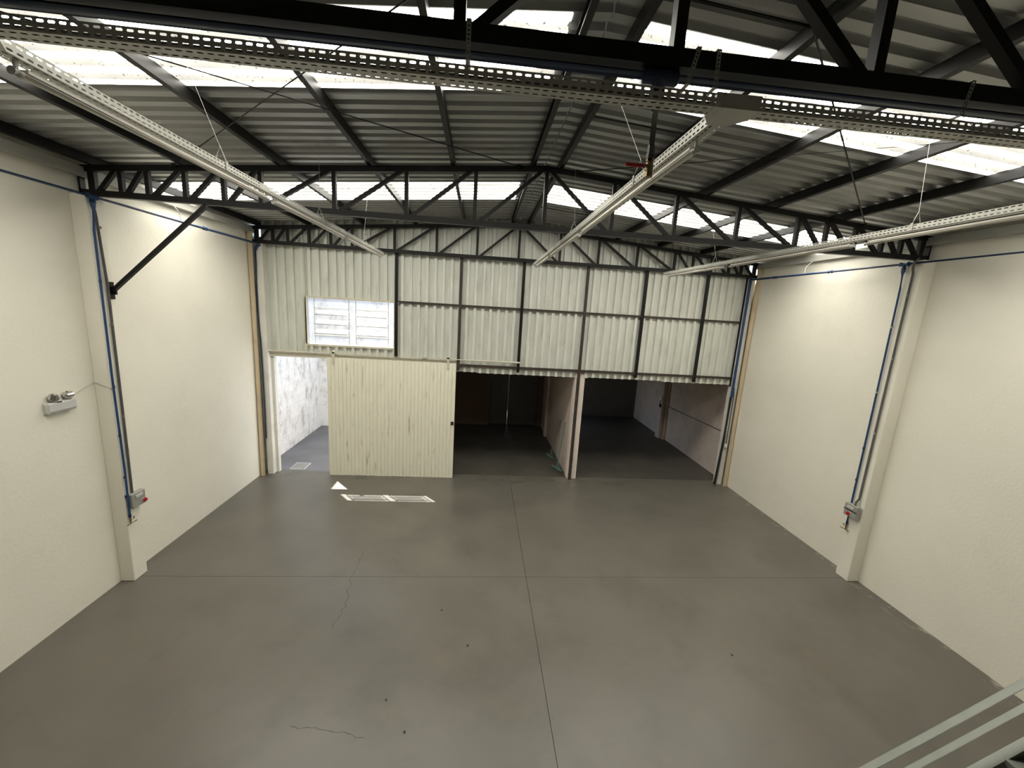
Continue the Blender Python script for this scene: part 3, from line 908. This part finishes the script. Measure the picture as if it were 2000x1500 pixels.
for y in (7.05, 8.7):
    tag(mk('pipe_hanger', tube([(-4.775, y, 5.268), (-4.80, y - 0.01, 5.40), (-4.88, y, 5.50)], 0.005, 6), M['wire']),
        'thin white wire holding the blue pipe, %s' % ('near the knee brace' if y < 8 else 'near the beige downpipe corner'), 'wire', 'blue pipe hangers')
tag(mk('pipe_hanger', tube([(6.355, 7.7, 5.248), (6.37, 7.72, 5.36), (6.52, 7.75, 5.50)], 0.005, 6), M['wire']), 'thin white wire holding the blue pipe on the plain wall', 'wire', 'blue pipe hangers')

def tap(o, x, y, z, s):
    # brass tap with T handle standing out from the wall (s = direction into the room)
    mk('socket', lathe((x, y, z + 0.07), (0, 0, -1), [(0, 0.019), (0.04, 0.019), (0.045, 0.014)], 10), M['dkblue'], o)
    mk('tap_body', join(lathe((x, y, z + 0.03), (0, 0, -1), [(0, 0.012), (0.03, 0.015), (0.06, 0.012), (0.09, 0.010)], 10),
                        tube([(x, y, z), (x + s * 0.05, y, z + 0.02), (x + s * 0.055, y, z + 0.05)], 0.008, 8)), M['brass'], o)
    mk('tap_handle', tube([(x + s * 0.02, y - 0.075, z - 0.055), (x + s * 0.02, y + 0.075, z - 0.055)], 0.009, 8), M['brass'], o)

# left pillar
xs_ = -4.775
dp = empty('drop_pipe', (xs_, 5.57, 0.93), 'thin blue drop pipe with brass tap on the pillar next to the emergency light', 'pipe')
mk('pipe', tube([(xs_, 5.57, 5.10), (-4.795, 5.565, 4.85), (-4.80, 5.562, 3.0), (-4.80, 5.575, 1.7), (-4.80, 5.565, 1.03)], 0.0135, 10), M['blue'], dp, True)
for z in (4.24, 2.88, 2.2, 1.6):
    mk('pipe_clip', tube([(-4.80, 5.566, z - 0.016), (-4.80, 5.566, z + 0.016)], 0.019, 10), M['dkblue'], dp)
mk('wall_plate', box(-4.829, -4.81, 5.555, 5.575, 1.30, 1.33), M['dkblue'], dp)
tap(dp, -4.80, 5.565, 0.97, 1)
cd = empty('conduit', (-4.805, 5.66, 1.33), 'dark grey conduit down to the switch box, pillar beside the emergency light', 'conduit')
mk('pipe', tube([(-4.80, 5.60, 5.22), (-4.803, 5.625, 5.0), (-4.808, 5.67, 4.2), (-4.808, 5.665, 2.6), (-4.808, 5.655, 1.33)], 0.015, 10), M['conduit'], cd, True)
for z in (4.9, 3.7, 2.45, 1.95):
    mk('pipe_clip', tube([(-4.807, 5.664, z - 0.014), (-4.807, 5.664, z + 0.014)], 0.020, 10), M['galv'], cd)
def switch_box(x, s, y0, y1, z0, z1, redy, label, strapband):
    o = empty('switch_box', (x, (y0 + y1) / 2, z0), label, 'switch box')
    xa, xb = sorted((x, x + s * 0.075))
    mk('case', bev(xa, xb, y0, y1, z0, z1, 0.008), M['greybox'], o)
    xf = x + s * 0.075
    ym = (y0 + y1) / 2
    mk('label_window', bev(*sorted((xf, xf + s * 0.012)), ym - 0.06, ym + 0.06, z1 - 0.075, z1 - 0.03, 0.004), M['palegrey'], o)
    mk('red_switch', lathe((xf, redy, z0 + 0.055), (s, 0, 0), [(0, 0.032), (0.012, 0.032), (0.014, 0.026), (0.032, 0.024), (0.034, 0.01)], 14), M['red'], o)
    mk('switch_ring', lathe((xf, redy, z0 + 0.055), (s, 0, 0), [(0, 0.038), (0.006, 0.038)], 16), M['palegrey'], o)
    if strapband:
        mk('strap', box(*sorted((xf, xf + s * 0.004)), y0 - 0.003, y1 + 0.003, z0 + 0.105, z0 + 0.120), M['black'], o)
    return o
switch_box(-4.83, 1, 5.585, 5.805, 1.115, 1.325, 5.77, 'grey switch box with red knob on the pillar near the emergency light', False)

# right pillar
dp = empty('drop_pipe', (6.355, 5.79, 0.85), 'thin blue drop pipe with brass tap on the pillar opposite the emergency light', 'pipe')
mk('pipe', tube([(6.355, 5.79, 5.08), (6.372, 5.79, 4.85), (6.376, 5.78, 3.0), (6.376, 5.775, 1.33)], 0.0135, 10), M['blue'], dp, True)
mk('pipe', tube([(6.376, 5.775, 1.33), (6.376, 5.775, 0.98)], 0.0135, 10), M['blue'], dp, True)
for z in (4.28, 3.25, 2.3, 1.75):
    mk('pipe_clip', tube([(6.375, 5.78, z - 0.016), (6.375, 5.78, z + 0.016)], 0.019, 10), M['galv' if z > 2.5 else 'dkblue'], dp)
tap(dp, 6.376, 5.775, 0.91, -1)
cd = empty('conduit', (6.38, 5.66, 1.35), 'grey conduit down to the switch box, pillar opposite the emergency light', 'conduit')
mk('pipe', tube([(6.42, 5.66, 5.30), (6.355, 5.62, 5.28), (6.325, 5.63, 5.22), (6.345, 5.65, 5.16), (6.378, 5.66, 5.08), (6.378, 5.665, 1.46), (6.335, 5.665, 1.40), (6.33, 5.665, 1.345)], 0.0155, 10), M['conduit'], cd, True)
for z in (4.75, 3.8, 2.6):
    mk('pipe_clip', tube([(6.378, 5.662, z - 0.014), (6.378, 5.662, z + 0.014)], 0.020, 10), M['galv'], cd)
switch_box(6.362, -1, 5.575, 5.80, 1.13, 1.345, 5.70, 'grey switch box with black strap and red knob, opposite the emergency light', True)

# ---------------------------------------------------------------- emergency light
el = empty('emergency_light', (XL, 5.055, 2.665), 'pale grey twin-head emergency light box on the cream wall', 'emergency light')
prof = []
mk('body', hull([(XL + dx, y, z) for y in (4.90, 5.21) for dx, z in ((0, 2.665), (0, 2.80), (0.055, 2.80), (0.075, 2.785), (0.078, 2.70), (0.06, 2.668))] +
                [(XL + 0.04, y, z) for y in (4.888, 5.222) for z in (2.69, 2.78)]), M['palegrey'], el)
mk('slot', box(XL + 0.055, XL + 0.0745, 5.0, 5.05, 2.794, 2.802), M['black'], el)
for y, d in ((4.985, (0.9, -0.15, 0.5)), (5.14, (0.8, 0.55, 0.35))):
    hd = mk('lamp_head', lathe((XL + 0.03, y, 2.845), d, [(-0.03, 0.018), (0.0, 0.045), (0.025, 0.052), (0.032, 0.052), (0.033, 0.046), (0.018, 0.03), (0.012, 0.008)], 18), M['chrome'], el, True)
    mk('bracket', box(XL + 0.02, XL + 0.035, y - 0.008, y + 0.008, 2.798, 2.83), M['palegrey'], hd)
tag(mk('light_cable', tube([(XL + 0.02, 5.20, 2.80), (XL + 0.012, 5.27, 2.83), (XL + 0.008, 5.40, 2.885), (XL + 0.006, 5.54, 2.93), (-4.99, 5.545, 2.93), (-4.90, 5.545, 2.89), (-4.822, 5.548, 2.86), (-4.822, 5.64, 2.86)], 0.0035, 6), M['wire']),
    'thin white cable from the emergency light to the pillar conduit', 'cable')

# ---------------------------------------------------------------- rear corner pipes
for x, lb in ((-4.955, 'in the corner with the thin dark hose'), (6.545, 'in the corner with the thick blue pipe')):
    o = empty('downpipe', (x, 9.29, 0), 'beige plastic downpipe ' + lb, 'downpipe', 'beige downpipes')
    mk('pipe', tube([(x, 9.29, 0.0), (x, 9.29, 5.44)], 0.050, 18), M['pvc'], o, True)
    mk('collar', tube([(x, 9.29, 5.36), (x, 9.29, 5.485)], 0.056, 18), M['pvc'], o, True)
tag(mk('hose', tube([(-4.875, 9.335, 5.12), (-4.878, 9.335, 4.8), (-4.90, 9.335, 4.3), (-4.895, 9.335, 3.8), (-4.87, 9.335, 3.2), (-4.86, 9.335, 2.5), (-4.86, 9.335, 1.6), (-4.868, 9.335, 0.9)], 0.013, 8), M['dkblue'], None, True),
    'thin dark blue hose hanging down the corner pillar near the sliding door', 'hose')
tp = empty('riser_pipe', (6.36, 9.32, 0.02), 'thick blue riser pipe turning black below, beside the dark bay opening', 'pipe')
mk('blue_pipe', tube([(6.365, 9.32, 5.25), (6.365, 9.32, 2.36)], 0.034, 14), M['blue'], tp, True)
mk('top_elbow', tube([(6.36, 9.29, 5.225), (6.365, 9.32, 5.24)], 0.036, 14), M['blue'], tp)
mk('black_pipe', tube([(6.352, 9.32, 2.36), (6.345, 9.32, 1.2), (6.315, 9.34, 0.3), (6.31, 9.36, 0.02)], 0.030, 12), M['black'], tp, True)
tag(mk('socket_box', bev(6.385, 6.47, 9.315, 9.36, 1.03, 1.13, 0.008), M['lampwhite']), 'small white socket box on the corner pillar by the black pipe', 'socket box')
tag(mk('thin_conduit', tube([(6.44, 9.345, 1.13), (6.44, 9.345, 2.4), (6.42, 9.345, 2.6)], 0.010, 8), M['conduit']), 'thin grey conduit above the white socket box', 'conduit')

# ---------------------------------------------------------------- annex fittings
tag(mk('wall_conduit', tube([(6.668, 9.66, 1.30), (6.668, 13.14, 1.19)], 0.011, 8), M['black']), 'thin black conduit along the pinkish wall of the dark bay', 'conduit')
o = empty('downpipe', (6.62, 13.07, 0), 'beige downpipe beside the pinkish pillar inside the dark bay', 'downpipe')
mk('pipe', tube([(6.625, 13.08, 0), (6.625, 13.08, 2.74)], 0.045, 14), M['pvc'], o, True)
mk('collar', tube([(6.625, 13.08, 0.0), (6.625, 13.08, 0.12)], 0.05, 14), M['pvc'], o)
jb = tag(mk('junction_box', bev(6.43, 6.479, 13.17, 13.33, 1.38, 1.52, 0.01), M['lampwhite']), 'small white junction box on the pillar inside the dark bay', 'junction box')
mk('cable', tube([(6.46, 13.25, 1.25), (6.45, 13.24, 1.31), (6.46, 13.25, 1.38)], 0.008, 6), M['black'], jb)
tag(mk('wall_switch', bev(6.44, 6.479, 13.2, 13.30, 1.12, 1.24, 0.01), M['black']), 'small black switch box on the pillar inside the dark bay', 'switch box')

# squeegees leaning on the partition
def squeegee(hx, hy, tx, ty, tz, mat_, label, ang):
    o = empty('squeegee', (hx, hy, 0), label, 'squeegee', 'squeegees by the partition')
    c, s_ = math.cos(ang), math.sin(ang)
    a = V(hx - 0.2 * c, hy - 0.2 * s_, 0.045); b = V(hx + 0.2 * c, hy + 0.2 * s_, 0.045)
    mk('head', bar(a, b, 0.035, 0.05), M[mat_], o)
    mk('blade', bar(a - V(0, 0, 0.034), b - V(0, 0, 0.034), 0.008, 0.022), M['black'], o)
    top = V(tx, ty, tz)
    base = V(hx, hy, 0.07)
    mk('handle', tube([base, top], 0.012, 8), M[mat_], o, True)
    for k in (-1, 1):
        p = base + (top - base) * 0.18
        mk('stay', tube([V(hx + k * 0.13 * c, hy + k * 0.13 * s_, 0.06), p], 0.006, 6), M[mat_], o)
squeegee(2.24, 10.05, 2.395, 10.25, 1.28, 'teal', 'teal floor squeegee leaning on the partition, closest to the masonry pillar', -1.1)
squeegee(2.20, 10.95, 2.395, 10.75, 1.22, 'teal', 'teal floor squeegee leaning on the partition, deeper inside the bay', -1.2)

# ---------------------------------------------------------------- staircase down from the mezzanine
SK = 0.677
stz = lambda x: 1.74 + SK * (x - 3.51)        # top edge of the stringer
SY = 1.77
stc = empty('staircase', (1.2, 1.4, 0), 'grey-green painted steel staircase with tubular handrails', 'staircase')
xa, xb = 1.10, 4.93
for y in (SY, SY - 0.9):
    v = [V(x, yy, stz(x) + dz) for x in (xa, xb) for yy in (y - 0.025, y + 0.025) for dz in (-0.185, 0)]
    v = [V(p.x, p.y, max(p.z, 0.0)) for p in v]
    mk('stringer', (v, [(0, 1, 3, 2), (4, 6, 7, 5), (0, 4, 5, 1), (2, 3, 7, 6), (1, 5, 7, 3), (0, 2, 6, 4)]), M['rail'], stc)
    for off, r in ((0.455, 0.0215), (0.232, 0.019)):
        mk('handrail', tube([(xa + 0.1, y + 0.04, stz(xa + 0.1) + off), (xb, y + 0.04, stz(xb) + off)], r, 14), M['rail'], stc, True)
    for x in (1.35, 2.585, 3.82, 4.88):
        mk('baluster', tube([(x, y + 0.04, stz(x) - 0.05), (x, y + 0.04, stz(x) + 0.45)], 0.016, 10), M['rail'], stc)
nst = 14
for i in range(nst):
    x = xa + 0.15 + i * (xb - xa - 0.15) / nst
    z = stz(x + 0.12) - 0.10
    mk('tread', box(x, x + 0.26, SY - 0.875, SY - 0.025, z, z + 0.035), M['rail'], stc)
mk('landing', box(xb, XR_ - 0.005, 0.31, SY + 0.02, 2.60, 2.70), M['rail'], stc)
mk('landing_post', box(xb + 0.02, xb + 0.1, SY - 0.1, SY - 0.02, 0, 2.60), M['rail'], stc)

# ---------------------------------------------------------------- small scraps on the floor
for i, (x, y) in enumerate(((-0.36, 4.95), (0.02, 4.35), (3.42, 4.15), (-0.83, 3.66), (-0.57, 3.32))):
    pts = []
    for k in range(7):
        a = k / 7 * 6.283 + random.uniform(-0.2, 0.2)
        rr = random.uniform(0.008, 0.02)
        pts += [(x + rr * math.cos(a), y + rr * 1.3 * math.sin(a), 0.0), (x + rr * 0.6 * math.cos(a), y + rr * math.sin(a), random.uniform(0.004, 0.010))]
    tag(mk('dry_leaf', hull(pts), M['leaf']), 'tiny dry leaf scrap lying on the grey painted floor', 'leaf', 'leaf scraps on the floor')
